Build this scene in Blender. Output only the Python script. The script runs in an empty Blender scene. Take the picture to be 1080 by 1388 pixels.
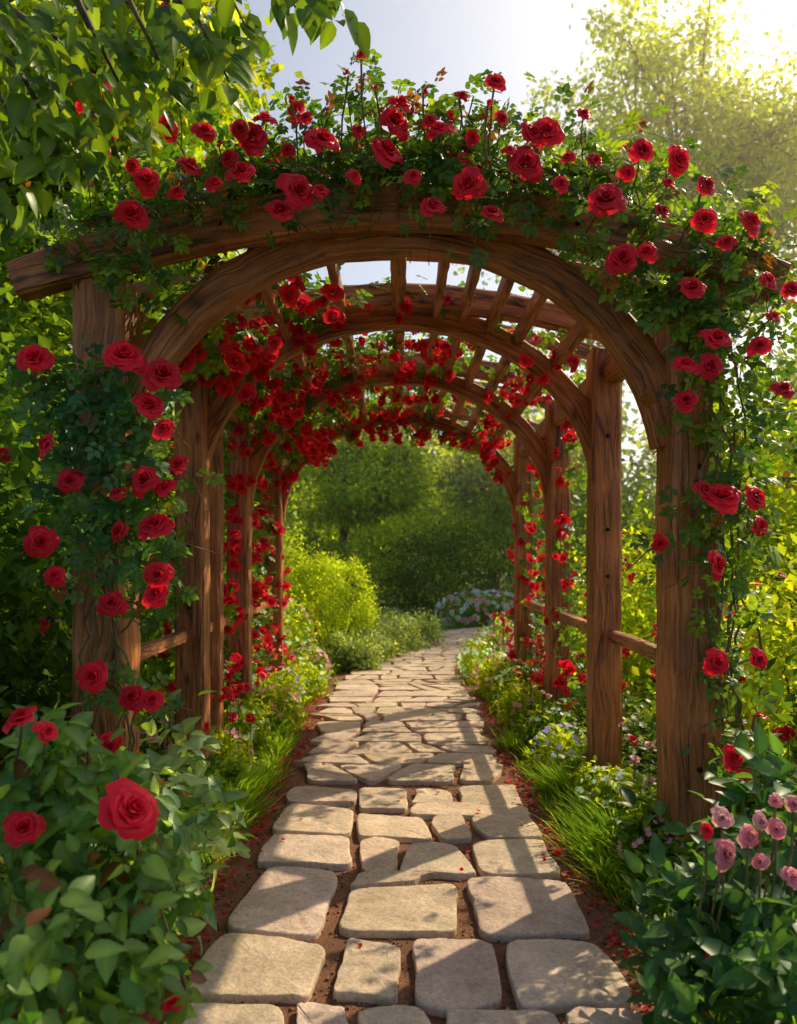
import bpy, math, random
import numpy as np
from mathutils import Vector
rng=np.random.default_rng(7); random.seed(7)
scene=bpy.context.scene
scene.view_settings.view_transform='Standard'; scene.view_settings.look='None'; scene.view_settings.exposure=0
EYE=1.5; F=1100.0
def P(u,v,d): return np.array([(u-540)/F*d, d, EYE+(760-v)/F*d])
def nrm(a): return a/np.maximum(np.linalg.norm(a,axis=-1,keepdims=True),1e-9)
# ------------------------------------------------------------ materials
def newmat(name):
    m=bpy.data.materials.new(name); m.use_nodes=True
    nt=m.node_tree; nt.nodes.clear()
    out=nt.nodes.new('ShaderNodeOutputMaterial'); return m,nt,out
def N(nt,t,**kw):
    n=nt.nodes.new(t)
    for k,v in kw.items():
        if k in n.inputs: n.inputs[k].default_value=v
        else: setattr(n,k,v)
    return n
def leaf_mat(name,rough=.42,trans=.42,gain=(2.4,2.6,1.0),spec=.4,simple=False):
    m,nt,out=newmat(name); L=nt.links.new
    at=N(nt,'ShaderNodeAttribute',attribute_name='Col')
    if simple:
        pr=N(nt,'ShaderNodeBsdfDiffuse'); L(at.outputs['Color'],pr.inputs['Color'])
    else:
        pr=N(nt,'ShaderNodeBsdfPrincipled',Roughness=rough); pr.inputs['Specular IOR Level'].default_value=spec
        L(at.outputs['Color'],pr.inputs['Base Color'])
    mul=N(nt,'ShaderNodeVectorMath',operation='MULTIPLY'); mul.inputs[1].default_value=gain
    L(at.outputs['Color'],mul.inputs[0])
    tr=N(nt,'ShaderNodeBsdfTranslucent'); L(mul.outputs[0],tr.inputs['Color'])
    mx=N(nt,'ShaderNodeMixShader'); mx.inputs[0].default_value=trans
    L(pr.outputs[0],mx.inputs[1]); L(tr.outputs[0],mx.inputs[2]); L(mx.outputs[0],out.inputs[0]); return m
M_leaf=leaf_mat('leaf',gain=(2.8,2.5,.7)); M_far=leaf_mat('tree_leaf',trans=.5,gain=(2.9,2.3,.5),simple=True)
M_petal=leaf_mat('petal',rough=.45,trans=.38,gain=(1.15,2.0,1.4),spec=.3)
M_grass=leaf_mat('grass_blade',trans=.5,gain=(2.1,2.0,.7),simple=True)
def bark(name,c1,c2):
    m,nt,out=newmat(name); L=nt.links.new
    tc=N(nt,'ShaderNodeTexCoord'); mp=N(nt,'ShaderNodeMapping'); mp.inputs['Scale'].default_value=(9,9,1.5)
    no=N(nt,'ShaderNodeTexNoise',Scale=3.0,Detail=6.0); L(tc.outputs['Object'],mp.inputs[0]); L(mp.outputs[0],no.inputs[0])
    cr=N(nt,'ShaderNodeValToRGB'); cr.color_ramp.elements[0].color=(*c1,1); cr.color_ramp.elements[1].color=(*c2,1)
    cr.color_ramp.elements[0].position=.35; cr.color_ramp.elements[1].position=.65
    L(no.outputs[0],cr.inputs[0]); pr=N(nt,'ShaderNodeBsdfPrincipled',Roughness=.85); L(cr.outputs[0],pr.inputs['Base Color'])
    bp=N(nt,'ShaderNodeBump',Strength=.7,Distance=.03); L(no.outputs[0],bp.inputs['Height']); L(bp.outputs[0],pr.inputs['Normal'])
    L(pr.outputs[0],out.inputs[0]); return m
M_bark=bark('bark',(.05,.03,.02),(.2,.13,.08)); M_stem=bark('vine_stem',(.1,.1,.03),(.24,.17,.08))
def wood_mat():
    m,nt,out=newmat('weathered_timber'); L=nt.links.new
    uv=N(nt,'ShaderNodeUVMap')
    mp=N(nt,'ShaderNodeMapping'); mp.inputs['Scale'].default_value=(1.1,17,1); L(uv.outputs[0],mp.inputs[0])
    n0=N(nt,'ShaderNodeTexNoise',Scale=1.4,Detail=3.0); L(uv.outputs[0],n0.inputs[0])
    ad=N(nt,'ShaderNodeVectorMath',operation='MULTIPLY_ADD'); ad.inputs[1].default_value=(.0,2.2,0); L(n0.outputs['Color'],ad.inputs[0]); L(mp.outputs[0],ad.inputs[2])
    n1=N(nt,'ShaderNodeTexNoise',Scale=2.2,Detail=8.0,Roughness=.7); L(ad.outputs[0],n1.inputs[0])
    n2=N(nt,'ShaderNodeTexNoise',Scale=2.5,Detail=4.0); L(uv.outputs[0],n2.inputs[0])
    cr=N(nt,'ShaderNodeValToRGB'); e=cr.color_ramp.elements
    e[0].position=.3; e[0].color=(.08,.023,.007,1); e[1].position=.72; e[1].color=(.72,.31,.10,1)
    k=e.new(.5); k.color=(.46,.155,.047,1)
    L(n1.outputs[0],cr.inputs[0])
    mp2=N(nt,'ShaderNodeMapping'); mp2.inputs['Scale'].default_value=(.55,11,1); L(uv.outputs[0],mp2.inputs[0])
    ad2=N(nt,'ShaderNodeVectorMath',operation='MULTIPLY_ADD'); ad2.inputs[1].default_value=(.0,1.2,0); L(n2.outputs['Color'],ad2.inputs[0]); L(mp2.outputs[0],ad2.inputs[2])
    vo=N(nt,'ShaderNodeTexVoronoi',feature='DISTANCE_TO_EDGE',Scale=1.6); L(ad2.outputs[0],vo.inputs[0])
    ck=N(nt,'ShaderNodeMapRange'); ck.inputs['From Max'].default_value=.05; L(vo.outputs[0],ck.inputs[0])
    gt=N(nt,'ShaderNodeMapRange'); gt.inputs['From Min'].default_value=.5; gt.inputs['From Max'].default_value=.56; L(n2.outputs[0],gt.inputs[0])
    mxx=N(nt,'ShaderNodeMath',operation='MAXIMUM'); L(ck.outputs[0],mxx.inputs[0]); L(gt.outputs[0],mxx.inputs[1])
    mp3=N(nt,'ShaderNodeMapping'); mp3.inputs['Scale'].default_value=(2.2,5,1); L(uv.outputs[0],mp3.inputs[0])
    v3=N(nt,'ShaderNodeTexVoronoi',Scale=1.0); L(mp3.outputs[0],v3.inputs[0])
    kn=N(nt,'ShaderNodeMapRange'); kn.inputs['From Min'].default_value=.05; kn.inputs['From Max'].default_value=.13; L(v3.outputs['Distance'],kn.inputs[0])
    al=N(nt,'ShaderNodeMath',operation='MULTIPLY'); L(mxx.outputs[0],al.inputs[0]); L(kn.outputs[0],al.inputs[1])
    mr=N(nt,'ShaderNodeMapRange'); mr.inputs['To Min'].default_value=.25; L(al.outputs[0],mr.inputs[0])
    mr2=N(nt,'ShaderNodeMapRange'); mr2.inputs['From Min'].default_value=.3;mr2.inputs['From Max'].default_value=.7; mr2.inputs['To Min'].default_value=.62; mr2.inputs['To Max'].default_value=1.25; L(n2.outputs[0],mr2.inputs[0])
    mm=N(nt,'ShaderNodeMath',operation='MULTIPLY'); L(mr.outputs[0],mm.inputs[0]); L(mr2.outputs[0],mm.inputs[1])
    sc=N(nt,'ShaderNodeVectorMath',operation='SCALE'); L(cr.outputs[0],sc.inputs[0]); L(mm.outputs[0],sc.inputs['Scale'])
    pr=N(nt,'ShaderNodeBsdfPrincipled',Roughness=.55); L(sc.outputs[0],pr.inputs['Base Color'])
    hs=N(nt,'ShaderNodeMath',operation='MULTIPLY'); L(n1.outputs[0],hs.inputs[0]); L(mr.outputs[0],hs.inputs[1])
    bp=N(nt,'ShaderNodeBump',Strength=.8,Distance=.012); L(hs.outputs[0],bp.inputs['Height']); L(bp.outputs[0],pr.inputs['Normal'])
    L(pr.outputs[0],out.inputs[0]); return m
M_wood=wood_mat()
def stone_mat():
    m,nt,out=newmat('flagstone'); L=nt.links.new
    at=N(nt,'ShaderNodeAttribute',attribute_name='Col'); tc=N(nt,'ShaderNodeTexCoord')
    n1=N(nt,'ShaderNodeTexNoise',Scale=5.0,Detail=8.0,Roughness=.65); L(tc.outputs['Object'],n1.inputs[0])
    n2=N(nt,'ShaderNodeTexNoise',Scale=60.0,Detail=5.0,Roughness=.7); L(tc.outputs['Object'],n2.inputs[0])
    r1=N(nt,'ShaderNodeMapRange'); r1.inputs['From Min'].default_value=.3; r1.inputs['From Max'].default_value=.7; r1.inputs['To Min'].default_value=.66; r1.inputs['To Max'].default_value=1.18; L(n1.outputs[0],r1.inputs[0])
    r2=N(nt,'ShaderNodeMapRange'); r2.inputs['From Min'].default_value=.35; r2.inputs['From Max'].default_value=.6; r2.inputs['To Min'].default_value=.75; r2.inputs['To Max'].default_value=1.08; L(n2.outputs[0],r2.inputs[0])
    mu=N(nt,'ShaderNodeMath',operation='MULTIPLY'); L(r1.outputs[0],mu.inputs[0]); L(r2.outputs[0],mu.inputs[1])
    sc=N(nt,'ShaderNodeVectorMath',operation='SCALE'); L(at.outputs['Color'],sc.inputs[0]); L(mu.outputs[0],sc.inputs['Scale'])
    pr=N(nt,'ShaderNodeBsdfPrincipled',Roughness=.8); L(sc.outputs[0],pr.inputs['Base Color'])
    b1=N(nt,'ShaderNodeBump',Strength=.7,Distance=.04); L(n1.outputs[0],b1.inputs['Height'])
    b2=N(nt,'ShaderNodeBump',Strength=.5,Distance=.006); L(n2.outputs[0],b2.inputs['Height']); L(b1.outputs[0],b2.inputs['Normal'])
    L(b2.outputs[0],pr.inputs['Normal']); L(pr.outputs[0],out.inputs[0]); return m
M_stone=stone_mat()
def ground_mat(name,c1,c2,c3,s1,s2,dist):
    m,nt,out=newmat(name); L=nt.links.new; tc=N(nt,'ShaderNodeTexCoord')
    n1=N(nt,'ShaderNodeTexNoise',Scale=s1,Detail=6.0); n2=N(nt,'ShaderNodeTexNoise',Scale=s2,Detail=8.0,Roughness=.75)
    L(tc.outputs['Object'],n1.inputs[0]); L(tc.outputs['Object'],n2.inputs[0])
    a=N(nt,'ShaderNodeValToRGB'); a.color_ramp.elements[0].position=.4;a.color_ramp.elements[1].position=.6
    a.color_ramp.elements[0].color=(*c1,1); a.color_ramp.elements[1].color=(*c2,1); L(n2.outputs[0],a.inputs[0])
    mx=N(nt,'ShaderNodeMixRGB'); mx.inputs[2].default_value=(*c3,1); r=N(nt,'ShaderNodeMapRange'); r.inputs['From Min'].default_value=.45; r.inputs['From Max'].default_value=.65
    L(n1.outputs[0],r.inputs[0]); L(r.outputs[0],mx.inputs[0]); L(a.outputs[0],mx.inputs[1])
    pr=N(nt,'ShaderNodeBsdfPrincipled',Roughness=.95); L(mx.outputs[0],pr.inputs['Base Color'])
    bp=N(nt,'ShaderNodeBump',Strength=1.0,Distance=dist); L(n2.outputs[0],bp.inputs['Height']); L(bp.outputs[0],pr.inputs['Normal']); L(pr.outputs[0],out.inputs[0]); return m
M_ground=ground_mat('garden_ground',(.03,.05,.012),(.07,.12,.03),(.05,.035,.018),.8,40,.03)
M_soil=ground_mat('path_soil',(.11,.042,.018),(.36,.16,.075),(.2,.08,.04),3,90,.012)
M_lawn=ground_mat('lawn_grass',(.12,.22,.02),(.2,.33,.035),(.15,.27,.03),1,60,.03)
mm_,nt_,out_=newmat('iron_bolt'); pr_=N(nt_,'ShaderNodeBsdfPrincipled',Roughness=.5,Metallic=.8); pr_.inputs['Base Color'].default_value=(.03,.025,.022,1); nt_.links.new(pr_.outputs[0],out_.inputs[0]); M_bolt=mm_
# ------------------------------------------------------------ mesh builder
class T:
    def __init__(s,V,faces,sh=None):
        s.V=np.array(V,float); s.sizes=np.array([len(f) for f in faces]); s.loops=np.array([i for f in faces for i in f])
        s.sh=np.ones(len(s.V)) if sh is None else np.array(sh,float)
def merge(ts):
    V=[];f=[];o=0;sh=[]
    for t in ts:
        V.append(t.V); sh.append(t.sh); k=0
        for s in t.sizes: f.append([int(x)+o for x in t.loops[k:k+s]]); k+=s
        o+=len(t.V)
    return T(np.vstack(V),f,np.concatenate(sh))
class MB:
    def __init__(s): s.V=[];s.L=[];s.S=[];s.C=[];s.M=[];s.n=0
    def inst(s,t,pos,R,scale,col,mi=0):
        n=len(pos)
        if n==0: return
        scale=np.broadcast_to(np.asarray(scale,float),(n,)) if np.ndim(scale)<2 else scale
        V=t.V[None]*(scale[:,None,None] if scale.ndim==1 else scale[:,None,:])
        V=np.einsum('nij,nkj->nki',R,V)+pos[:,None]
        k=len(t.V); s.V.append(V.reshape(-1,3))
        s.L.append((t.loops[None]+(np.arange(n)*k)[:,None]+s.n).ravel()); s.S.append(np.tile(t.sizes,n))
        c=(np.broadcast_to(col,(n,3))[:,None,:]*t.sh[None,:,None]).reshape(-1,3); s.C.append(c); s.M.append(np.full(n*len(t.sizes),mi)); s.n+=n*k
    def raw(s,V,faces,col=(.1,.1,.1),mi=0):
        t=T(V,faces); s.inst(t,np.zeros((1,3)),np.eye(3)[None],1.0,np.array(col),mi)
    def tube(s,pts,rad,sides=6,col=(.1,.08,.05),mi=0):
        pts=np.array(pts,float); n=len(pts); rad=np.broadcast_to(rad,(n,))
        tan=nrm(np.gradient(pts,axis=0)); up=np.array([0,0,1.]) if abs(tan[0][2])<.9 else np.array([1.,0,0])
        a=nrm(np.cross(tan,up)); b=np.cross(tan,a); th=np.arange(sides)/sides*2*np.pi
        V=(pts[:,None]+rad[:,None,None]*(np.cos(th)[None,:,None]*a[:,None]+np.sin(th)[None,:,None]*b[:,None])).reshape(-1,3)
        f=[[i*sides+j,i*sides+(j+1)%sides,(i+1)*sides+(j+1)%sides,(i+1)*sides+j] for i in range(n-1) for j in range(sides)]
        s.raw(V,f,col,mi)
    def obj(s,name,mats,parent=None,smooth=True):
        me=bpy.data.meshes.new(name); V=np.vstack(s.V).astype(np.float32); L=np.concatenate(s.L).astype(np.int32); S=np.concatenate(s.S)
        me.vertices.add(len(V)); me.vertices.foreach_set('co',V.ravel()); me.loops.add(len(L)); me.loops.foreach_set('vertex_index',L)
        me.polygons.add(len(S)); me.polygons.foreach_set('loop_start',(np.cumsum(S)-S).astype(np.int32))
        for m in mats: me.materials.append(m)
        me.polygons.foreach_set('material_index',np.concatenate(s.M).astype(np.int32))
        me.polygons.foreach_set('use_smooth',np.full(len(S),smooth)); me.update(calc_edges=True)
        a=me.color_attributes.new('Col','FLOAT_COLOR','POINT'); C=np.vstack(s.C); C=np.hstack([C,np.ones((len(C),1))]).astype(np.float32); a.data.foreach_set('color',C.ravel())
        o=bpy.data.objects.new(name,me); scene.collection.objects.link(o)
        if parent: o.parent=parent
        return o
def empty(name):
    o=bpy.data.objects.new(name,None); scene.collection.objects.link(o); return o
# ------------------------------------------------------------ templates
def leaf_t(n=3,wid=.3,fold=.1,droop=.18,off=(0,0),ang=0,sc=1,z0=0,peak=.8):
    V=[];ids={};sh=[]
    for i in range(n+1):
        t=i/n; ids['c',i]=len(V); V.append([0,t,-droop*t*t]); sh.append(1.25)
        if 0<i<n:
            w=wid*math.sin(math.pi*t**peak)**.8
            for sgn,k in((-1,'l'),(1,'r')): ids[k,i]=len(V); V.append([sgn*w,t-.02,fold*w/wid-droop*t*t]); sh.append(.85)
    f=[]
    f+= [[ids['c',0],ids['c',1],ids['l',1]],[ids['c',0],ids['r',1],ids['c',1]]]
    for i in range(1,n-1):
        f+=[[ids['c',i],ids['c',i+1],ids['l',i+1],ids['l',i]],[ids['c',i],ids['r',i],ids['r',i+1],ids['c',i+1]]]
    f+=[[ids['c',n-1],ids['c',n],ids['l',n-1]],[ids['c',n-1],ids['r',n-1],ids['c',n]]]
    V=np.array(V)*sc; c,s=math.cos(ang),math.sin(ang)
    V=np.stack([V[:,0]*c+V[:,1]*s+off[0],-V[:,0]*s+V[:,1]*c+off[1],V[:,2]+z0],1); return T(V,f,sh)
LEAF=leaf_t(2,.34,.1,.15); LEAF3=leaf_t(4,.27,.1,.22); LEAFB=leaf_t(5,.3,.09,.3,peak=.75)
def compound():
    ts=[leaf_t(4,.34,.07,.12,(0,.55),0,.45,-.04)]
    for y,a,s in((.5,1.05,.4),(.24,1.15,.34)):
        ts+=[leaf_t(4,.34,.07,.15,(.03,y),a,s,-.01),leaf_t(4,.34,.07,.15,(-.03,y),-a,s,-.01)]
    ts.append(T([[-.008,0,0],[.008,0,0],[.006,.56,-.04],[-.006,.56,-.04]],[[0,1,2,3]])); return merge(ts)
COMP=compound()
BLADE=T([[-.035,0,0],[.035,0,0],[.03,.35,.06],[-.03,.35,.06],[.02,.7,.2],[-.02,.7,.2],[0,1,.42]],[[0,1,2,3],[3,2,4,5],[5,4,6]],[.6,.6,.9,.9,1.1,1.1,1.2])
def rose_t(np_,gu,gv,seed=1):
    r=np.random.default_rng(seed); ts=[]
    for i in range(np_):
        t=i/(np_-1); a0=i*2.39996+r.normal(0,.15)
        rb=.03+.07*t; rt=.09+.86*t**.85; h=.62-.34*t+r.normal(0,.03); z0=-.08*t; rt*=r.uniform(.92,1.06)
        hw=(1.9-1.15*t)*r.uniform(.85,1.1); V=[];f=[];sh=[]; ph=r.uniform(0,6); pv=r.uniform(.85,1.12); tilt=r.normal(0,.05)
        for j in range(gv+1):
            v=j/gv; w=math.sqrt(max(.06,1-(2*v*.93-1.05)**2))
            for k in range(gu+1):
                u=2*k/gu-1
                rr=rb+(rt-rb)*(v**.75) ; rr*=1-.10*(1-t)*v*v
                z=z0+h*math.sin(v*1.5)**.8*(1-.12*u*u*v)-(t**1.5)*.75*max(0,v-.55)**2*1.6
                z+=.05*math.sin(u*4+ph)*v+tilt*v; rr+=.04*math.cos(u*5+ph)*v+ .05*t*(1-abs(u))*v
                a=a0+u*hw*w
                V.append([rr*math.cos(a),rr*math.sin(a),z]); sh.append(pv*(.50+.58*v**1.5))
        for j in range(gv):
            for k in range(gu):
                q=j*(gu+1)+k; f.append([q,q+1,q+gu+2,q+gu+1])
        ts.append(T(V,f,sh))
    return merge(ts)
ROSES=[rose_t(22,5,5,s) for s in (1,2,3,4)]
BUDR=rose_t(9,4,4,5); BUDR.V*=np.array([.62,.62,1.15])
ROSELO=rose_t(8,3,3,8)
def daisy():
    return merge([leaf_t(2,.3,-.05,-.1,(0,0),i*math.pi/3,1) for i in range(6)])
DAISY=daisy()
def basis(y,z):
    y=nrm(y); x=nrm(np.cross(y,z)); z=np.cross(x,y); return np.stack([x,y,z],2)
def rv(n): return nrm(rng.normal(size=(n,3)))
def green(n,dark=(.04,.10,.02),light=(.15,.26,.03),p=1.3,warm=0):
    t=rng.random((n,1))**p; c=np.array(dark)*(1-t)+np.array(light)*t
    c*=rng.uniform(.75,1.25,(n,1)); 
    if warm: 
        k=rng.random(n)<warm; c[k]=np.array([.22,.09,.025])*rng.uniform(.6,1.2,(k.sum(),1))
    return c
def blob(n,c,r,k=12,s=.3,shell=.6):
    c=np.array(c,float); r=np.array(r,float)
    d=rv(k)*(rng.uniform(shell,1,(k,1)))*r; i=rng.integers(0,k,n)
    p=d[i]+rng.normal(size=(n,3))*s*r; out=nrm(p/r+.001); return c+p,out,i
def put_leaves(mb,t,p,out,size,col,updroop=.2,mi=0,camb=0.):
    n=len(p); y=nrm(out*.6+rv(n)*.9+np.array([0,0,-updroop])); z=nrm(out*.5+np.array([.0,-camb,.7])+rv(n)*.55)
    mb.inst(t,p,basis(y,z),size*rng.uniform(.65,1.25,n),col,mi)
# ------------------------------------------------------------ ground, path
def sheet(name,x0,x1,y0,y1,z,mat,nx=2,ny=2,amp=0):
    mb=MB(); xs=np.linspace(x0,x1,nx); ys=np.linspace(y0,y1,ny); V=[[x,y,z+amp*math.sin(x*1.7)*math.cos(y*1.3)] for y in ys for x in xs]
    mb.raw(V,[[j*nx+i,j*nx+i+1,(j+1)*nx+i+1,(j+1)*nx+i] for j in range(ny-1) for i in range(nx-1)]); return mb.obj(name,[mat])
sheet('ground',-300,300,-100,500,0,M_ground)
def pc(y): # path centre x
    return 0.02+ (0.055*max(0,y-9.8)**1.7 if y<17 else 0.055*7.2**1.7+(y-17)*.75)
def ph(y): return .74+.05*math.sin(y*.9) - .018*max(0,y-8)
ys=np.linspace(-1,24,120)
mb=MB(); V=[];
for y in ys:
    c=pc(y);h=ph(y)+.18; V+=[[c-h,y,.008],[c+h,y,.008]]
mb.raw(V,[[2*i,2*i+1,2*i+3,2*i+2] for i in range(len(ys)-1)]); path_soil=mb.obj('path_soil_bed',[M_soil])
sheet('lawn',-6,9,15.5,26,.004,M_lawn)
mb=MB()
def stone(poly,h=.036,jt=.014):
    p=np.array(poly,float); c=p.mean(0); q=[]
    for i in range(len(p)):
        a,b=p[i],p[(i+1)%len(p)]
        m=(a+b)/2+rng.normal(0,jt,2)+ (((a+b)/2-c)/np.linalg.norm((a+b)/2-c))*.006
        q+=[a*.94+c*.06,a*.70+m*.30+rng.normal(0,.007,2),m,b*.70+m*.30+rng.normal(0,.007,2)]
    p=np.array(q)
    for it in range(2):
        a=p; b=np.roll(p,-1,0); p=np.stack([a*.75+b*.25,a*.25+b*.75],1).reshape(-1,2)
        p+=rng.normal(0,.0022 if it==0 else .001,p.shape)
    n=len(p); tz=rng.normal(0,.014,2); V=[];f=[]
    rings=[(1.0,0),(1.0,.74),(.992,.92),(.975,1.0),(.94,1.0),(.55,1.02)]
    for s,z in rings:
        for k in range(n):
            xy=c+(p[k]-c)*s
            V.append([xy[0],xy[1],.004+h*z+(tz@(xy-c) if z>.45 else 0)+(rng.normal(0,.0012) if z>.8 else 0)])
    for j in range(len(rings)-1):
        for k in range(n): f.append([j*n+k,j*n+(k+1)%n,(j+1)*n+(k+1)%n,(j+1)*n+k])
    V.append([c[0],c[1],.004+h*1.02]); o=(len(rings)-1)*n
    for k in range(n): f.append([o+k,o+(k+1)%n,len(V)-1])
    g=rng.uniform(.82,1.12); mb.raw(V,f,np.array([.70,.52,.375])*g*np.array([1,rng.uniform(.97,1.02),rng.uniform(.93,1.07)]))
def G(u,v): d=F*EYE/(v-760); return ((u-540)/F*d,d)
quads=[[(215,1470),(385,1470),(380,1376),(245,1372)],[(392,1470),(480,1470),(470,1378),(400,1374)],[(488,1470),(612,1470),(572,1380),(482,1384)],[(628,1470),(780,1470),(752,1384),(600,1380)],[(795,1470),(910,1470),(868,1386),(770,1384)],
[(250,1362),(420,1366),(442,1292),(305,1276)],[(448,1362),(536,1368),(545,1296),(468,1284)],[(562,1378),(676,1376),(670,1290),(560,1284)],[(704,1384),(866,1376),(812,1290),(684,1286)],
[(302,1270),(432,1282),(460,1192),(362,1184)],[(452,1272),(622,1276),(620,1208),(476,1216)],[(650,1280),(806,1280),(768,1204),(630,1200)],
[(474,1212),(556,1206),(590,1194),(484,1194)],
[(346,1180),(474,1184),(474,1142),(368,1138)],[(488,1190),(536,1190),(540,1148),(488,1148)],[(540,1194),(648,1196),(618,1154),(556,1152)],[(652,1194),(764,1194),(738,1148),(640,1150)],
[(366,1136),(468,1140),(480,1104),(392,1098)],[(486,1146),(588,1146),(572,1114),(484,1112)],[(596,1146),(640,1142),(626,1112),(588,1114)],[(660,1144),(738,1144),(718,1114),(640,1112)],
[(388,1096),(480,1096),(482,1078),(398,1072)],[(488,1106),(552,1106),(550,1076),(488,1074)],[(556,1114),(722,1112),(712,1100),(560,1098)],[(556,1097),(612,1097),(608,1080),(560,1078)],[(622,1098),(712,1098),(700,1070),(622,1074)]]
for q in quads: stone([G(*a) for a in q],jt=.018)
y=G(0,1066)[1]
while y<22:
    dy=rng.uniform(.24,.5); h=ph(y); n=rng.integers(3,6); cuts=np.cumsum(rng.uniform(.5,1.6,n)); cuts=np.concatenate([[0],cuts/cuts[-1]])*2*h-h
    sk=rng.normal(0,.07,n+1)
    for i in range(n):
        g=.022; y0,y1=y+g,y+dy-g; c0,c1=pc(y0),pc(y1)
        a0,a1=cuts[i]+g-sk[i],cuts[i]+g+sk[i]; b0,b1=cuts[i+1]-g-sk[i+1],cuts[i+1]-g+sk[i+1]
        if rng.random()<.35 and dy>.34:
            ym=(y0+y1)/2+rng.normal(0,.04); dm=rng.normal(0,.03); am=(a0+a1)/2; bm=(b0+b1)/2; cm=pc(ym)
            stone([(c0+a0,y0),(c0+b0,y0),(cm+bm,ym-g+dm),(cm+am,ym-g-dm)]); stone([(cm+am,ym+g-dm),(cm+bm,ym+g+dm),(c1+b1,y1),(c1+a1,y1)])
        else: stone([(c0+a0,y0+rng.normal(0,.015)),(c0+b0,y0+rng.normal(0,.015)),(c1+b1,y1+rng.normal(0,.01)),(c1+a1,y1+rng.normal(0,.01))])
    y+=dy
mb.obj('flagstone_path',[M_stone])
mb=MB(); n=5000; OCT=T([[1,0,0],[0,1,0],[-1,0,0],[0,-1,0],[0,0,.7],[0,0,-.7]],[[0,1,4],[1,2,4],[2,3,4],[3,0,4],[1,0,5],[2,1,5],[3,2,5],[0,3,5]])
yy=2.3+8*rng.random(n)**1.7; xx=np.array([pc(a)+rng.uniform(-1,1)*(ph(a)+.17) for a in yy]); p=np.stack([xx,yy,np.full(n,.012)],1)
mb.inst(OCT,p,basis(rv(n),rv(n)),rng.uniform(.003,.010,n),np.array([.28,.14,.07])*rng.uniform(.4,1.5,(n,1))); mb.obj('gravel',[M_stone])
mb=MB(); n=1300; yy=rng.uniform(2.3,9,n); sd=rng.choice([-1,1],n); xx=np.array([pc(a)+s*(ph(a)+.11) for a,s in zip(yy,sd)])+rng.normal(0,.06,n)
k=rng.random(n)<.01; xx[k]=rng.uniform(-.7,.7,k.sum())
p=np.stack([xx,yy,np.where(k|(np.abs(xx)<.73),.048,.02)+rng.uniform(0,.01,n)],1); y_=rv(n)*[1,1,.25]
mb.inst(leaf_t(3,.42,.12,.1,peak=1),p,basis(y_,rv(n)*.3+[0,0,1]),rng.uniform(.02,.04,n),np.array([.7,.012,.02])*rng.uniform(.4,1.1,(n,1)))
mb.obj('fallen_rose_petals',[M_petal])
# ------------------------------------------------------------ arbour
arb=empty('wooden_rose_arbour')
def timber(name,pts,w,d,nrmv=(0,1,0),taper=0):
    pts=np.array(pts,float)
    L=np.concatenate([[0],np.cumsum(np.linalg.norm(np.diff(pts,axis=0),axis=1))]); m=max(2,int(L[-1]/.1)+1)
    s=np.linspace(0,L[-1],m); q=np.stack([np.interp(s,L,pts[:,i]) for i in range(3)],1)
    tan=nrm(np.gradient(q,axis=0)); nv=np.array(nrmv,float); a=nrm(np.cross(tan,nv)); b=nrm(np.cross(a,tan))
    c=.08*min(w,d)+.003; hw,hd=w/2,d/2
    sec=[(-hw,-hd+c),(-hw+c,-hd),(hw-c,-hd),(hw,-hd+c),(hw,hd-c),(hw-c,hd),(-hw+c,hd),(-hw,hd-c)]
    V=[]; per=[0]
    for i in range(8): per.append(per[-1]+math.dist(sec[i],sec[(i+1)%8]))
    ofs=random.uniform(0,50); pha=random.uniform(0,6)
    for i in range(m):
        wob=1+.018*math.sin(s[i]*7+pha)+.012*math.sin(s[i]*17+pha*2)
        tp=1-taper*max(0,abs(2*s[i]/L[-1]-1)-.8)/.2
        for (x,y) in sec: V.append(q[i]+a[i]*(x*wob*tp+random.gauss(0,.0015))+b[i]*(y*wob+random.gauss(0,.0015)))
    f=[];fu=[]
    for i in range(m-1):
        for k in range(8):
            f.append([i*8+k,i*8+(k+1)%8,(i+1)*8+(k+1)%8,(i+1)*8+k]); fu.append([(s[i]+ofs,per[k]+ofs),(s[i]+ofs,per[k+1]+ofs),(s[i+1]+ofs,per[k+1]+ofs),(s[i+1]+ofs,per[k]+ofs)])
    f.append(list(range(7,-1,-1))); fu.append([(sec[k][0]*.3+ofs,sec[k][1]+ofs) for k in range(7,-1,-1)])
    f.append([(m-1)*8+k for k in range(8)]); fu.append([(sec[k][0]*.3+ofs,sec[k][1]+ofs) for k in range(8)])
    me=bpy.data.meshes.new(name); me.from_pydata([tuple(v) for v in V],[],f); uvl=me.uv_layers.new(name='UVMap')
    flat=[c for u in fu for p in u for c in p]; uvl.data.foreach_set('uv',flat); me.materials.append(M_wood)
    o=bpy.data.objects.new(name,me); scene.collection.objects.link(o); o.parent=arb; return o
frames=[(3.88,.255,.27,1.44),(5.2,.19,.2,1.34),(6.9,.19,.2,1.37),(8.9,.19,.2,1.38)]
def arc(a,b,zc,y,x0,x1,n=40):
    th0=math.acos(max(-1,min(1,x1/a))); th1=math.acos(max(-1,min(1,x0/a)))
    return [(a*math.cos(t),y,zc+b*math.sin(t)) for t in np.linspace(th1,th0,n)]
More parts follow.
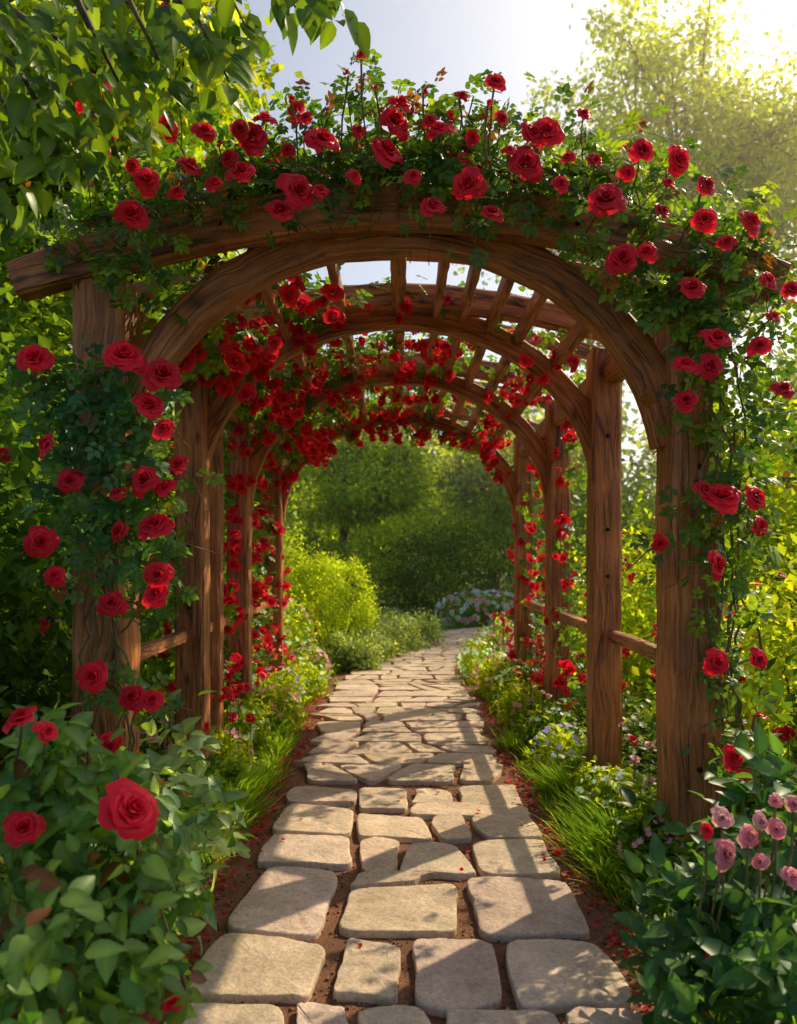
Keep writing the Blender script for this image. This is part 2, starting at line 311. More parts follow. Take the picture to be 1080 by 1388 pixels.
for i,(fy,w,d,xc) in enumerate(frames):
    zt=2.86
    for sg in(-1,1): timber('post',[(sg*xc,fy+d/2,-.05),(sg*xc+random.gauss(0,.005),fy+d/2,1.4),(sg*xc,fy+d/2,zt)],w,d)
    th=.175 if i==0 else .15
    timber('arch',arc(1.27+th/2+.0,1.08+th/2,1.95,fy+.16,-1.354 if i else -1.31,1.35,50),th,.13 if i==0 else .1)
    bw=.2 if i==0 else .15; e=1.84 if i==0 else 1.62
    timber('bow_beam',[(x,fy+.03,3.2-.36*(abs(x)/1.84)**1.7) for x in np.linspace(-e,e,40)],bw,.125,taper=.18)
    if i==0: timber('king_block',[(0,fy-.037,3.1),(0,fy-.037,3.3)],.012,.006)
timber('post',[(-1.37,5.95,-.05),(-1.37,5.95,2.7)],.15,.15)
for ry in(4.62,6.0,7.9): timber('rafter',[(x,ry,3.27-.36*(abs(x)/1.84)**1.7) for x in np.linspace(-1.5,1.5,30)],.1,.08)
for x in(-1.05,-.72,-.36,0,.25,.42,.6,.78,1.02):
    z=1.95+(1.08+.1)*math.sqrt(1-(x/1.42)**2)-.0
    timber('purlin',[(x,3.99,z+.02),(x,9.1,z+.02)],.085 if x==0 else .05,.1,nrmv=(0,0,1))
for sg in(-1,1):
    timber('wall_plate',[(sg*1.38,3.9,2.72),(sg*1.38,9.2,2.72)],.13,.15,nrmv=(0,0,1))
    timber('side_rail',[(sg*1.37,4.1,1.01),(sg*1.37,9.0,1.05)],.06,.075,nrmv=(0,0,1))
    for fy in(5.3,7.0): timber('knee_brace',[(sg*1.36,fy+.75,2.68),(sg*1.36,fy+.05,2.1)],.1,.09,nrmv=(1,0,0))
mb=MB()
def bolt(x,y,z):
    a=np.arange(8)/8*6.283; V=[[x+.014*math.cos(t),y,z+.014*math.sin(t)] for t in a]+[[x+.010*math.cos(t),y-.012,z+.010*math.sin(t)] for t in a]
    mb.raw(V,[[k,(k+1)%8,8+(k+1)%8,8+k] for k in range(8)]+[list(range(8,16))])
for p in[(1.34,5.2,1.7),(1.34,5.2,1.4),(1.34,5.2,2.3),(-1.34,5.2,1.6),(-1.34,5.2,1.2),(1.44,3.88,1.95),(1.44,3.88,.5),(-1.44,3.88,.55),(-.85,3.848,3.1),(.85,3.848,3.1),(.35,3.848,3.19),(-1.3,3.848,3.0),(1.3,3.848,3.0)]: bolt(*p)
mb.obj('bolts',[M_bolt],arb)
# ------------------------------------------------------------ climbing rose
cr=empty('climbing_rose'); ml=MB(); ms=MB(); mr=MB()
def rose_leaves(n,c,r,k=10,size=.15,cam=.5,s=.3,dark=(.045,.12,.022),light=(.18,.30,.03)):
    p,out,_=blob(n,c,r,k,s,.3); put_leaves(ml,COMP,p,out,size,green(n,dark,light,1.4,.04),.3,camb=cam)
RED=np.array([1.0,.016,.045])
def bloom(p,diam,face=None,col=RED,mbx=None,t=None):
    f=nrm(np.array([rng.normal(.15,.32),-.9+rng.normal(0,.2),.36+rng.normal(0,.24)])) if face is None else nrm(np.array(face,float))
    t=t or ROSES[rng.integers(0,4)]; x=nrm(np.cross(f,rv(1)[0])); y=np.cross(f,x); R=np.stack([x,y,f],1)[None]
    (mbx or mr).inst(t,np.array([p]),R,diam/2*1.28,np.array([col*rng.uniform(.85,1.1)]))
for x in np.linspace(-1.55,1.75,20):
    z=3.44-.17*x*x; 
    rose_leaves(90,(x,4.05,z+.0),(.2,.26,.13),6,.135,.3,light=(.26,.38,.03) if x>.3 else (.18,.30,.03))  # right of centre, backlight is painted in as yellower leaf colour, here and below
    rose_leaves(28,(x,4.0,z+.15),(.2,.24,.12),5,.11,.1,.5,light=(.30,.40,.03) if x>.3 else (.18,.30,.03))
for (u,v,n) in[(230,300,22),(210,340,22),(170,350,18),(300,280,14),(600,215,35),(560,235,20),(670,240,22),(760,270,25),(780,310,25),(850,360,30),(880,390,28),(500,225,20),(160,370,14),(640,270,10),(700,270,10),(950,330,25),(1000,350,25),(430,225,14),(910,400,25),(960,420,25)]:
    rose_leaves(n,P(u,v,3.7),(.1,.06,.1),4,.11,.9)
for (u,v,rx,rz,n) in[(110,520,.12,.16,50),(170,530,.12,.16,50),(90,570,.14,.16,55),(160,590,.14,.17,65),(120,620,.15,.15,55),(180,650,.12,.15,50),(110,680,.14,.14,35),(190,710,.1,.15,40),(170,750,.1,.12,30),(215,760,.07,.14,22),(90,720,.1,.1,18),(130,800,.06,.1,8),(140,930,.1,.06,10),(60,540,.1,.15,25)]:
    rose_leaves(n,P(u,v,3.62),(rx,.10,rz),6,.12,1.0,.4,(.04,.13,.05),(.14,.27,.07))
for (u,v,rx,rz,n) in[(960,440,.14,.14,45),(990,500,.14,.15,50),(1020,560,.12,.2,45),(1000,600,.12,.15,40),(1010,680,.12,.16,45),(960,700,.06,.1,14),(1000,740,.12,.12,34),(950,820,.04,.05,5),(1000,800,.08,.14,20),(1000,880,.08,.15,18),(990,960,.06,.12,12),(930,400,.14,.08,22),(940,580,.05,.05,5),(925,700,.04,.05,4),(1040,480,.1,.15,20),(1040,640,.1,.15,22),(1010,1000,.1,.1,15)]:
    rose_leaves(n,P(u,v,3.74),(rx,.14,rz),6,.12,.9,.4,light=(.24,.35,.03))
for y in np.linspace(4.3,9.0,14):
    rose_leaves(85,(-1.08,y,2.85),(.26,.25,.2),5,.14,.2); rose_leaves(60,(-.70,y,3.10),(.34,.25,.1),5,.13,.2)
    if y>5.3:
        rose_leaves(44,(-.3,y,3.22),(.4,.25,.09),5,.13,.2); rose_leaves(34,(.4,y,3.2),(.4,.25,.09),5,.13,.2); rose_leaves(26,(1.0,y,3.0),(.3,.25,.12),5,.12,.2)
for y in(6.6,7.2,7.9,8.6,9.1):
    for sg in(-1,1):
        for z in np.arange(.3,2.8,.35): rose_leaves(13 if sg>0 else 30,(sg*1.47,y,z),(.12,.25,.2),4,.12,.3)
for z in np.arange(.6,2.7,.4):
    for y in(4.6,5.6): rose_leaves(28,(-1.62,y,z),(.15,.35,.22),4,.13,.3)
    rose_leaves(6,(1.6,4.8,z),(.12,.35,.2),4,.12,.3)
for x in np.linspace(-1.1,1.1,12): rose_leaves(26,(x,9.05,1.95+1.1*math.sqrt(1-(x/1.4)**2)),(.16,.12,.16),4,.12,.5)
def vine(pts,r=.008,jit=.05,n=24):
    pts=np.array(pts,float); L=np.linspace(0,len(pts)-1,n); q=np.stack([np.interp(L,range(len(pts)),pts[:,i]) for i in range(3)],1)
    w=np.cumsum(rng.normal(0,jit*.35,(n,3)),0); w-=np.linspace(0,1,n)[:,None]*w[-1]; ms.tube(q+w,np.linspace(r,r*.6,n),5)
for j in range(7):
    u=rng.uniform(985,1030); vine([P(u,1130,3.95),P(u+rng.normal(0,15),900,3.8),P(995+rng.normal(0,20),650,3.75),P(960,420,3.7)],.008,.06)
    vine([P(rng.uniform(90,200),1120,3.8),P(rng.uniform(80,190),900,3.68),P(rng.uniform(80,210),700,3.66),P(130,480,3.66)],.007,.06)
for s in range(10):
    x0=rng.uniform(-1.4,.6); vine([(x0,3.9,3.4-.17*x0*x0),(x0+.5,4.0,3.5-.17*(x0+.5)**2),(x0+1.0,4,3.45-.17*(x0+1)**2)],.007,.05)
top=[(122,128,50),(235,12,34),(137,208,26),(197,246,36),(178,293,40),(256,228,36),(227,174,28),(277,180,32),(342,188,40),(325,176,26),(359,164,30),(328,236,36),(402,261,46),(379,287,34),(434,259,22),(436,194,48),(534,168,42),(522,208,44),(542,142,30),(597,180,36),(491,76,20),(586,282,32),(635,250,40),(632,217,22),(666,290,28),(712,224,44),(740,182,42),(720,182,30),(671,112,26),(640,186,18),(820,273,46),(844,352,40),(876,343,28),(870,205,30),(918,218,36),(896,288,26),(954,300,34),(956,252,28),(1015,302,34),(937,392,34),(806,218,22),(790,156,22),(508,120,16),(625,132,18),(663,140,14),(583,165,20),(470,100,16),(290,250,24),(55,275,22),(180,225,18),(298,195,16),(485,178,20),(395,135,16),(770,215,20),(575,125,16),(690,205,18),(150,180,18),(390,205,20),(480,240,20),(560,240,22),(680,160,18),(760,250,22),(850,235,22),(985,330,24),(905,250,20),(240,262,22),(310,215,22),(415,160,18),(1040,380,24)]
left=[(168,486,52),(221,510,46),(201,551,38),(223,582,28),(64,603,32),(95,652,32),(198,652,38),(225,662,28),(241,630,24),(160,671,26),(211,714,42),(162,720,26),(54,735,40),(75,781,28),(152,819,34),(215,780,36),(212,806,34),(48,488,42),(125,918,38),(180,946,34),(206,950,30),(147,1009,32)]
right=[(970,461,38),(928,497,34),(961,497,32),(929,544,30),(978,675,44),(1022,675,34),(953,664,26),(1029,713,28),(969,766,36),(894,736,22),(969,897,36),(1030,470,28),(1061,529,30),(1072,392,22),(1048,430,20),(1027,893,26),(992,1025,32),(1010,1053,20)]
for (u,v,s) in top+left+right:
    d=3.44 if (u<250 and v>400) else (3.5 if v>230 else 3.55+rng.uniform(0,.1))
    p=P(u,v,d); bloom(p,s/F*d,t=(BUDR if s<17 else None))
    if v<150: vine([p-[0,0,.01],p+[rng.normal(0,.05),.1,-.25],p+[rng.normal(0,.08),.25,-.5]],.005,.02,8)
    else: vine([p+[0,.02,0],p+[rng.normal(0,.03),.14,-.03],p+[rng.normal(0,.08),.35,-.12]],.004,.01,6)
    q=6; pp=p+rng.normal(0,.05,(q,3))+[0,.13,-.02]; put_leaves(ml,COMP,pp,rv(q),.1,green(q,warm=.1),.2,camb=.8)
for (u,v) in[(491,90),(470,110),(455,125),(500,130),(671,125),(660,150),(625,150),(120,160),(790,165),(870,190),(640,120),(580,130),(720,160),(1050,400),(1040,350),(905,200),(550,120),(440,145)]:
    p=P(u,v+10,3.85); q=9; put_leaves(ml,COMP,p+rng.normal(0,.05,(q,3)),nrm(rv(q)+[0,0,.6]),.1,green(q,warm=.15),.0,camb=.3); vine([p,p+[rng.normal(0,.04),.03,-.2],p+[rng.normal(0,.08),.05,-.42]],.004,.02,8)
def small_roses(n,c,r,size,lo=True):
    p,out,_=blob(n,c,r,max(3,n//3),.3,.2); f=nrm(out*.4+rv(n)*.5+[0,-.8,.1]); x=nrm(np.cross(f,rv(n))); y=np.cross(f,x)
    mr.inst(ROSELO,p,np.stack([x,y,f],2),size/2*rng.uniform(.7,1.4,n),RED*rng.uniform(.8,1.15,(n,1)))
for y in np.linspace(4.4,9.0,12):
    small_roses(14,(-1.0,y,2.74),(.27,.2,.2),.125); small_roses(12,(-.66,y,2.98),(.34,.2,.1),.115)
    if y>5.0: small_roses(15,(0,y,3.08),(.8,.2,.08),.105); small_roses(8,(.95,y,2.85),(.25,.2,.15),.1)
for y in(6.7,7.4,8.2,9.0):
    for z in np.arange(.4,2.7,.3): small_roses(6,(-1.34,y,z),(.1,.25,.15),.12); small_roses(4,(1.36,y,z),(.1,.25,.15),.11)
for x in np.linspace(-1.2,1.2,13): small_roses(8,(x,9.0,1.85+1.1*math.sqrt(1-(x/1.4)**2)),(.15,.12,.14),.11)
for z in np.arange(.7,2.7,.35): small_roses(4,(-1.55,5.3,z),(.1,.5,.15),.1); small_roses(3,(1.62,4.8,z),(.1,.4,.15),.09)
small_roses(70,(0,4.0,3.42),(1.5,.3,.2),.1)
ml.obj('leaves',[M_leaf],cr); ms.obj('stems',[M_stem],cr); mr.obj('blooms',[M_petal],cr)
# ------------------------------------------------------------ shrubs / plants
def shrub(name,c,r,n,size,dark,light,k=30,flowers=None,s=.22,t=LEAF,mat=None,stems=True,shell=.45):
    m=MB(); p,out,i=blob(n,c,r,k,s,shell); g=green(n,dark,light)*(rng.uniform(.75,1.25,(k,1))[i]); kp=p[:,2]>.02; p=p[kp]; g=g[kp]
    out=nrm((p-np.array(c))/np.array(r))
    put_leaves(m,t,p,out,size,g,.1)
    if stems:
        for j in range(10):
            q=np.array(c)+rv(1)[0]*np.array(r)*.7; m.tube([(c[0]+rng.normal(0,.05),c[1]+rng.normal(0,.05),0),((c[0]+q[0])/2,(c[1]+q[1])/2,max(q[2]*.5,.05)),q],[.02,.014,.005],5,(.06,.04,.02),1)
    if flowers:
        for (fn,fs,fc,ft) in flowers:
            pp=np.array(c)+rv(fn)*np.array(r)*1.05; pp=pp[pp[:,2]>.08]; f=nrm((pp-np.array(c))/np.array(r)+rv(len(pp))*.4+[0,-.5,.2]); x=nrm(np.cross(f,rv(len(pp)))); y=np.cross(f,x)
            m.inst(ft,pp,np.stack([x,y,f],2),fs/2*rng.uniform(.7,1.2,len(pp)),np.array(fc)*rng.uniform(.8,1.15,(len(pp),1)),2)
    return m.obj(name,[mat or M_far,M_bark,M_petal])
DK=((.03,.08,.02),(.10,.19,.035)); MD=((.06,.13,.02),(.19,.31,.035)); LT=((.14,.24,.025),(.38,.48,.045))
redf=lambda n,s=.1:[(n,s,(1.0,.014,.04),ROSELO)]
shrub('laurel_shrub',(-2.7,4.6,1.2),(.9,1.0,1.6),6000,.11,*DK,flowers=redf(20,.12))
shrub('laurel_shrub',(-3.6,7.0,1.6),(1.4,1.4,2.2),6000,.14,*DK)
shrub('laurel_shrub',(-2.4,8.6,1.2),(.8,1.8,1.5),5000,.11,*MD,flowers=redf(40))
shrub('laurel_shrub',(-2.3,2.9,.8),(.6,.7,1.2),4000,.09,*DK)
shrub('rose_bush',(2.6,5.2,.6),(.75,.9,.8),5000,.08,*LT,flowers=redf(50,.1))
shrub('rose_bush',(2.5,7.4,.7),(.7,1.1,.9),5500,.08,*LT,flowers=redf(80,.1))
shrub('rose_bush',(2.8,9.8,.8),(.9,1.2,1.0),5500,.09,*LT,flowers=redf(70,.1))
shrub('golden_shrub',(4.8,9.5,1.6),(1.5,1.5,1.8),7000,.12,*LT)
shrub('laurel_shrub',(2.4,3.5,.4),(.6,.6,.7),4000,.09,*DK,flowers=redf(10,.1))
shrub('golden_shrub',(4.3,6.3,.9),(1.0,1.1,1.3),5500,.1,*LT)
shrub('yew_shrub',(5.4,14.0,1.6),(1.7,1.4,2.0),6000,.13,*MD)
shrub('round_shrub',(-.98,12.0,.92),(.66,.64,.62),12000,.042,(.2,.32,.03),(.42,.52,.05),k=110,s=.10,shell=.75)
shrub('round_shrub',(-1.9,13.2,1.1),(.75,.7,.85),7000,.055,*LT,k=80,s=.12,shell=.7)
shrub('round_shrub',(-2.3,11.8,.7),(.6,.6,.7),5000,.055,*MD,k=80,s=.12,shell=.7)
shrub('rose_bush',(-1.7,10.4,.5),(.6,.8,.55),5000,.06,*LT,flowers=[(90,.09,(.95,.45,.55),DAISY),(90,.09,(.95,.88,.85),DAISY)])
shrub('clipped_hedge',(2.0,20.5,1.1),(2.6,.8,1.4),11000,.1,*DK,k=140,s=.10,shell=.7)
shrub('clipped_hedge',(-3.2,20,1.1),(2.6,.9,1.35),9000,.1,*MD,k=120,s=.10,shell=.7)
shrub('hydrangea_bush',(1.9,18.2,.4),(1.0,.45,.42),3500,.06,*MD,flowers=[(110,.15,(.8,.82,.95),ROSELO),(90,.15,(1.0,.45,.6),ROSELO)])
for (x,y,z,rx,rz,n,c,s) in[(0.5,28,2.2,3.0,2.4,9000,LT,.17),(5.5,26,2.2,3.0,2.5,8000,MD,.17),(-6,26,3,3.2,3.4,7000,MD,.18),(-2,33,3.6,4,4.0,7000,LT,.24),(4,38,4.0,4.5,4.4,7000,LT,.26)]:
    shrub('distant_shrub',(x,y,z),(rx,1.6,rz),n,s,*c,k=70,s=.15)
for (x,y,r) in[(-.52,11.0,.26),(-.38,11.8,.3),(-.12,12.6,.33),(.08,13.4,.35),(.4,14.2,.36),(-.85,11.1,.3),(-.2,13.8,.42)]:
    shrub('lavender_mound',(x,y,r*.75),(r,r,r*.9),2200,.05,(.16,.25,.12),(.34,.44,.26),k=30,s=.2,t=LEAF3,flowers=[(30,.03,(.6,.45,.85),DAISY)])
WH=(.95,.9,.86); PKc=(1.0,.38,.5); PU=(.6,.42,.85)
for (x,y,r,fc,fs) in[(-1.3,4.5,.2,WH,.045),(-1.2,5.5,.2,PKc,.05),(-1.25,6.4,.22,WH,.05),(-1.1,7.2,.22,PKc,.055),(-1.2,8.1,.25,PU,.06),(-1.05,8.9,.25,WH,.065),(-1.1,9.7,.27,PKc,.075),(-1.25,10.2,.3,WH,.07),(1.22,4.7,.17,WH,.045),(1.15,5.7,.2,PU,.05),(1.2,6.3,.2,WH,.05),(1.12,7.3,.22,PKc,.055),(1.2,8.2,.24,WH,.065),(1.1,9.1,.25,PKc,.07),(1.05,10.2,.28,WH,.075),(1.3,11.1,.3,PKc,.08),(1.55,12.2,.33,WH,.085),(1.2,3.9,.15,PKc,.04)]:
    shrub('flowering_cushion',(x,y,r*.8),(r,r*1.3,r*.9),1300,.05,*[MD,LT][rng.integers(0,2)],k=20,s=.25,t=LEAF3,stems=False,flowers=[(75,fs,fc,DAISY)])
# ------------------------------------------------------------ border planting, grass
mg=MB()
def tuft(cx,cy,n,h,spread=.1,col=((.14,.26,.025),(.36,.50,.05))):
    a=rng.uniform(0,6.283,n); r=np.abs(rng.normal(0,spread,n)); p=np.stack([cx+r*np.cos(a),cy+r*np.sin(a),np.full(n,.0)],1)
    dr=np.stack([np.cos(a),np.sin(a),rng.uniform(1.0,3.2,n)],1); z=np.stack([-np.cos(a),-np.sin(a),.3*np.ones(n)],1)
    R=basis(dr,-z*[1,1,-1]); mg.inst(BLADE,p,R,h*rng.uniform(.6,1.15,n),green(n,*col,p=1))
yy=2.7
while yy<12.5:
    for sg in(-1,1):
        x=pc(yy)+sg*(ph(yy)+.26)
        for k in range(3):
            xx=x+sg*(k*.12+rng.normal(0,.03)); h=rng.uniform(.09,.17)*(1+.35*math.sin(yy*3.1+sg))
            if rng.random()<(.85,.6,.2)[k]: tuft(xx,yy+rng.normal(0,.05),100,h,.07)
    yy+=.17
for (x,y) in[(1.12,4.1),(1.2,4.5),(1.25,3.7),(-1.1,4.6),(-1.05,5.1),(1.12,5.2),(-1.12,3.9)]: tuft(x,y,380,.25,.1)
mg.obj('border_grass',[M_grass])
mp=MB()
def rosette(cx,cy,n,size,h,col,t=LEAF3):
    a=rng.uniform(0,6.283,n); z=rng.uniform(0,h,n); r=rng.uniform(0,.12,n); p=np.stack([cx+r*np.cos(a),cy+r*np.sin(a),z],1)
    dr=np.stack([np.cos(a),np.sin(a),rng.uniform(-.1,1.2,n)],1); mp.inst(t,p,basis(dr,np.array([0,0,1.])+rv(n)*.25),size*rng.uniform(.6,1.2,n),green(n,*col,p=1))
for i in range(600):
    sg=rng.choice([-1,1]); y=rng.uniform(2.4,13); q=rng.uniform(.42,1.7); x=pc(y)+sg*(ph(y)+q); c=[DK,MD,LT,LT][rng.integers(0,4)]
    rosette(x,y,28,rng.uniform(.06,.12),rng.uniform(.08,.16)+.2*min(q,1.2),c)
mp.obj('border_plants',[M_leaf])
mf=MB(); 
for (col,n,s,z0,z1) in[((1.0,.014,.04),240,.09,.3,.75),(WH,160,.06,.15,.4),(PKc,200,.065,.15,.5),((.9,.25,.03),50,.06,.25,.6)]:
    nc=max(4,n//12); cy_=rng.uniform(3.6,12.5,nc); cs=rng.choice([-1,1],nc); cq=rng.uniform(.4,1.1,nc); i=rng.integers(0,nc,n)
    y=cy_[i]+rng.normal(0,.18,n); x=np.array([pc(b) for b in y])+cs[i]*(.74+np.maximum(cq[i]+rng.normal(0,.12,n),.3)); z=rng.uniform(z0,z1,n); p=np.stack([x,y,z],1)
    f=nrm(rv(n)*.5+[0,-.6,.8]); X=nrm(np.cross(f,rv(n))); Y=np.cross(f,X); mf.inst(ROSELO if s>.061 else DAISY,p,np.stack([X,Y,f],2),s/2*rng.uniform(.8,1.4,n),np.array(col)*rng.uniform(.8,1.1,(n,1)))
    for q in p: mf.tube([q,(q[0],q[1]+.01,q[2]/2),(q[0]+rng.normal(0,.02),q[1],0)],.003,4,(.08,.15,.03),1)
mf.obj('border_flowers',[M_petal,M_leaf])
m=MB()
for (u,v,d,r,n) in[(40,1120,2.2,.16,110),(20,1220,2.0,.2,130),(100,1180,2.2,.16,110),(60,1300,1.9,.2,140),(150,1260,2.1,.14,90),(130,1340,2.0,.15,100),(210,1230,2.3,.08,30),(30,1050,2.2,.13,100),(110,1080,2.25,.12,80),(10,1370,1.8,.2,100),(190,1330,2.1,.1,50),(60,1180,2.5,.3,160),(80,1350,2.3,.3,140),(160,1180,2.1,.09,50),(50,1015,2.12,.07,40),(90,1030,2.15,.06,25),(180,1160,2.08,.06,30),(200,1300,2.2,.1,40)]:
    c=P(u,v,d); p,out,_=blob(n,c,(r,r,r),5,.4,.3); put_leaves(m,LEAFB,p,out,.075,green(n,(.05,.15,.035),(.22,.36,.07),1,.05),.2,camb=.35)
for j in range(16):
    q=P(rng.uniform(0,200),rng.uniform(1060,1250),2.15); m.tube([(q[0]+rng.normal(0,.15)-.1,2.2,0),(q[0]+rng.normal(0,.05),2.15,q[2]*.5),q],[.007,.006,.003],5,(.1,.1,.03),1)
for (u,v,s,f) in[(176,1100,74,(.75,-.75,.7)),(32,1124,46,(.3,-.7,.6)),(30,975,42,(-.3,-.4,.9)),(62,992,30,(.8,-.5,.5)),(235,1365,30,(0,0,1))]:
    p=P(u,v,2.0); bloom(p,s/F*2.0,f,mbx=m); m.M[-1][:]=2; q=P(u-10,v+60,2.14); m.tube([p,(p+q)/2+[.005,0,0],q,[q[0]-.05,2.3,.1]],.0035,5,(.08,.1,.03),1)
m.obj('rose_bush',[M_leaf,M_stem,M_petal])
m=MB()
for (u,v,d,r,n) in[(230,1080,3.4,.14,60),(270,1110,3.3,.14,60),(220,1150,3.2,.16,60),(290,1130,3.3,.08,25),(230,1010,3.8,.15,50),(220,1200,3.0,.15,60)]:
    c=P(u,v,d); p,out,_=blob(n,c,(r,r,r),5,.4,.3); put_leaves(m,LEAFB,p,out,.1,green(n,(.1,.2,.08),(.42,.54,.28),1),.1,camb=.1)
m.obj('hosta_plant',[M_leaf])
m=MB()
for (u,v,d,r,n) in[(930,1250,2.7,.16,90),(1000,1260,2.5,.18,110),(1050,1200,2.5,.16,100),(1060,1320,2.2,.18,110),(960,1340,2.4,.16,100),(900,1330,2.6,.1,50),(1020,1120,2.8,.14,70),(1060,1060,2.9,.14,60),(1000,1380,2.1,.15,80),(1000,1200,3.0,.25,100)]:
    c=P(u,v,d); p,out,_=blob(n,c,(r,r,r),5,.4,.3); out=nrm(out+[0,0,.5]); put_leaves(m,LEAF3,p,out,.1,green(n,(.025,.09,.03),(.09,.20,.05),1),.0,camb=.3)
PK=np.array([1.0,.30,.38])
for (u,v,s,c) in[(980,1157,38,PK),(1013,1133,30,PK),(978,1109,26,PK+[0,.12,.1]),(1052,1124,24,PK),(957,1125,20,RED),(1073,1190,30,PK),(1030,1168,20,PK),(1050,1085,18,PK),(969,1295,24,RED),(1030,1113,22,PK+[0,.12,.1]),(1075,1090,20,PK)]:
    p=P(u,v,2.35); bloom(p,s/F*2.35,None,np.array(c),m); m.M[-1][:]=2; m.tube([p,p+[.01,.03,-.15],[p[0],2.6,0]],.004,5,(.06,.1,.03),1)
m.obj('pink_rose_bush',[M_leaf,M_stem,M_petal])
# ------------------------------------------------------------ trees
def tree(name,base,height,crown_c,crown_r,n,size,dark,light,trunk=.18,limbs=14,sub=5,clump=.12,t=LEAF,mat=None):
    m=MB(); base=np.array(base,float); cc=np.array(crown_c,float); r=np.array(crown_r,float); tips=[]
    fork=base+(cc-base)*.55; top=cc+[0,0,r[2]*.5]
    m.tube([base-[0,0,.1],base+[0,0,height*.08],base*.5+fork*.5+rng.normal(0,.1,3),fork,cc,top],[trunk*1.35,trunk,trunk*.85,trunk*.7,trunk*.4,trunk*.1],8,mi=1)
    for i in range(limbs):
        d=rv(1)[0]; e=cc+d*r*rng.uniform(.6,.95); s=fork+(top-fork)*rng.uniform(0,.75); mid=(s+e)/2+[0,0,.08*height*rng.uniform(-.3,1)]
        m.tube([s,s*.6+mid*.4,mid,e],[trunk*.32,trunk*.26,trunk*.17,trunk*.05],5,mi=1)
        for j in range(sub):
            q=mid+(e-mid)*rng.uniform(-.2,1); g=q+rv(1)[0]*r*rng.uniform(.15,.4); m.tube([q,(q+g)/2+[0,0,.03*height*rng.random()],g],[trunk*.1,trunk*.07,trunk*.025],4,mi=1); tips.append(g)
        tips.append(e)
    tips=np.array(tips); k=len(tips); i=rng.integers(0,k,n); p=tips[i]+rng.normal(size=(n,3))*r*clump*rng.uniform(.5,1.3,(k,1))[i]
    p[:,2]=np.maximum(p[:,2],.1); out=nrm((p-tips[i])/r); g=green(n,dark,light)*rng.uniform(.65,1.35,(k,1))[i]; put_leaves(m,t,p,out,size,g,.2)
    return m.obj(name,[mat or M_far,M_bark])
tree('broadleaf_tree',(11.3,31,0),20,(11.0,31,16.0),(8.2,5,7.2),48000,.235,*LT,trunk=.5,limbs=44,sub=7,clump=.085)
tree('broadleaf_tree',(9.6,17,0),8,(9.6,17,4.0),(2.6,2.4,3.0),9000,.19,*MD,trunk=.18,limbs=16)
tree('broadleaf_tree',(-3.4,8.6,0),8,(-3.0,8.4,6.4),(1.5,1.5,1.9),14000,.14,*LT,trunk=.14,limbs=18,clump=.15)
tree('broadleaf_tree',(-5.2,8.0,0),8,(-4.9,8.4,4.6),(1.9,1.9,2.8),12000,.16,*MD,trunk=.16,limbs=20,clump=.14)
tree('broadleaf_tree',(-6.5,15,0),13,(-6.2,15,8.5),(2.6,2.6,4.2),12000,.22,*MD,trunk=.22,limbs=22)
tree('broadleaf_tree',(-1.6,22,0),6,(-1.4,22,3.9),(2.4,1.6,1.4),14000,.15,*LT,trunk=.16,limbs=20)
tree('broadleaf_tree',(-4.6,19,0),6,(-4.0,19,3.6),(1.7,1.6,1.8),9000,.15,*MD,trunk=.16,limbs=16)
tree('broadleaf_tree',(3.6,30,0),9,(3.6,30,4.7),(2.8,2.5,2.6),10000,.22,(.16,.23,.08),(.34,.4,.15),trunk=.2,limbs=18)  # distance haze put into the colour: paler, greyer leaves
m=MB()
for i in range(30):
    x=-50+i*3.5+rng.normal(0,1); y=46+rng.uniform(-4,8)-abs(x)*.15; h=rng.uniform(9,14); m.tube([(x,y,0),(x,y,h*.6)],[.3,.15],6,mi=1)
    p,out,_=blob(1300,(x,y,h*.5),(3.4,2.5,h*.5),26,.22,.2); p[:,2]=np.maximum(p[:,2],.2); put_leaves(m,LEAF,p,out,.66,green(1300,(.12,.20,.06),(.28,.36,.10)),.1)  # far leaves painted pale to stand in for haze
m.obj('background_trees',[M_far,M_bark])
m=MB(); base=(-3.0,2.9,0)
m.tube([base,(-2.9,2.9,1.5),(-2.7,2.95,2.8),(-2.2,3.0,3.6),(-1.5,3.05,3.95),(-.7,3.1,4.05)],[.16,.13,.1,.06,.035,.012],8,mi=1)
for (u,v,r,n) in[(30,40,.22,50),(60,110,.2,45),(120,40,.2,45),(180,60,.16,32),(240,30,.16,32),(290,70,.1,18),(170,130,.12,18),(30,190,.18,40),(80,200,.12,20),(230,110,.08,10),(330,30,.12,18),(400,10,.1,16),(455,15,.06,9),(310,110,.06,7),(10,270,.12,18),(130,160,.08,10)]:
    c=P(u,v,3.1); m.tube([(-2.2+rng.uniform(0,1.2),3.0,3.8),(c+[-.15,0,.3]),c],[.02,.012,.004],5,mi=1)
    p,out,_=blob(n,c,(r,r,r*.9),5,.4,.3); y=nrm(rv(n)*[1,1,.4]+[.3,0,-.7]); z=nrm(rv(n)*.5+[.1,-.8,.5]); m.inst(LEAFB,p,basis(y,z),.12*rng.uniform(.6,1.2,n),green(n,(.05,.12,.018),(.2,.30,.03)))
m.obj('overhanging_tree',[M_leaf,M_bark])
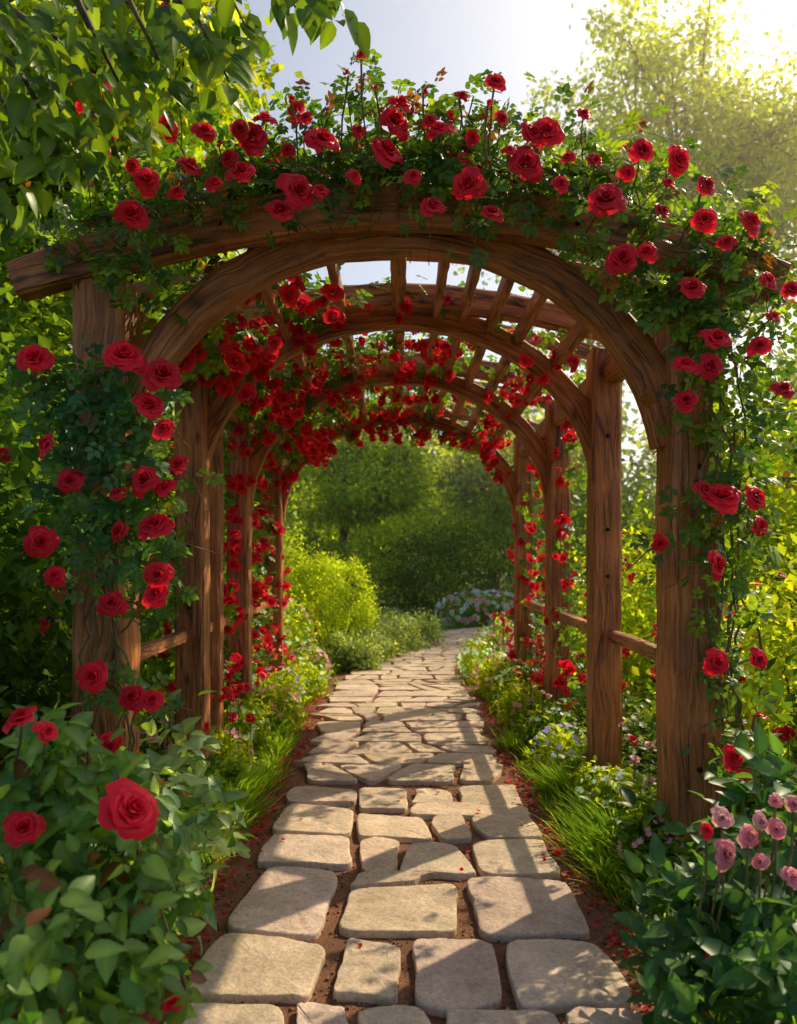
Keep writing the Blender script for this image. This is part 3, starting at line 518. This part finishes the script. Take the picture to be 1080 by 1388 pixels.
# ------------------------------------------------------------ thin morning haze in the garden beyond
m,nt,out=newmat('morning_haze'); vs=N(nt,'ShaderNodeVolumeScatter',Density=.0045,Anisotropy=.72); vs.inputs['Color'].default_value=(1,.88,.6,1); nt.links.new(vs.outputs[0],out.inputs['Volume'])
mb=MB(); X0,X1,Y0,Y1,Z0,Z1=-40,40,10.5,75,.02,26
mb.raw([(x,y,z) for z in(Z0,Z1) for y in(Y0,Y1) for x in(X0,X1)],[[0,2,3,1],[4,5,7,6],[0,1,5,4],[2,6,7,3],[0,4,6,2],[1,3,7,5]]); mb.obj('haze',[m],smooth=False)
# ------------------------------------------------------------ light, sky, camera
AZ=math.radians(45); EL=math.radians(42)
sd=Vector((math.sin(AZ)*math.cos(EL),math.cos(AZ)*math.cos(EL),math.sin(EL)))
sl=bpy.data.lights.new('sun','SUN'); sl.energy=5; sl.angle=math.radians(.6); sl.color=(1,.84,.55)
so=bpy.data.objects.new('sun',sl); scene.collection.objects.link(so); so.rotation_euler=sd.to_track_quat('Z','Y').to_euler()
w=bpy.data.worlds.new('World'); scene.world=w; w.use_nodes=True; nt=w.node_tree; nt.nodes.clear()
sk=nt.nodes.new('ShaderNodeTexSky'); sk.sky_type='NISHITA'; sk.sun_disc=False; sk.sun_elevation=EL; sk.sun_rotation=AZ; sk.dust_density=2.0; sk.air_density=1.0
wb=nt.nodes.new('ShaderNodeVectorMath'); wb.operation='MULTIPLY'; wb.inputs[1].default_value=(1.2,1.12,1.0); nt.links.new(sk.outputs[0],wb.inputs[0])
bg=nt.nodes.new('ShaderNodeBackground'); bg.inputs[1].default_value=.15; wo=nt.nodes.new('ShaderNodeOutputWorld'); nt.links.new(wb.outputs[0],bg.inputs[0]); nt.links.new(bg.outputs[0],wo.inputs[0])
cd=bpy.data.cameras.new('camera'); cam=bpy.data.objects.new('camera',cd); scene.collection.objects.link(cam); scene.camera=cam
cam.location=(0,0,EYE); cam.rotation_euler=(math.pi/2,0,0); cd.sensor_fit='HORIZONTAL'; cd.sensor_width=36; cd.lens=36*F/1080; cd.shift_y=66/1080; cd.clip_end=1500; cd.clip_start=.05
cd.dof.use_dof=True; cd.dof.focus_distance=3.9; cd.dof.aperture_fstop=3.5
print('verts',sum(len(o.data.vertices) for o in bpy.data.objects if o.type=='MESH'))
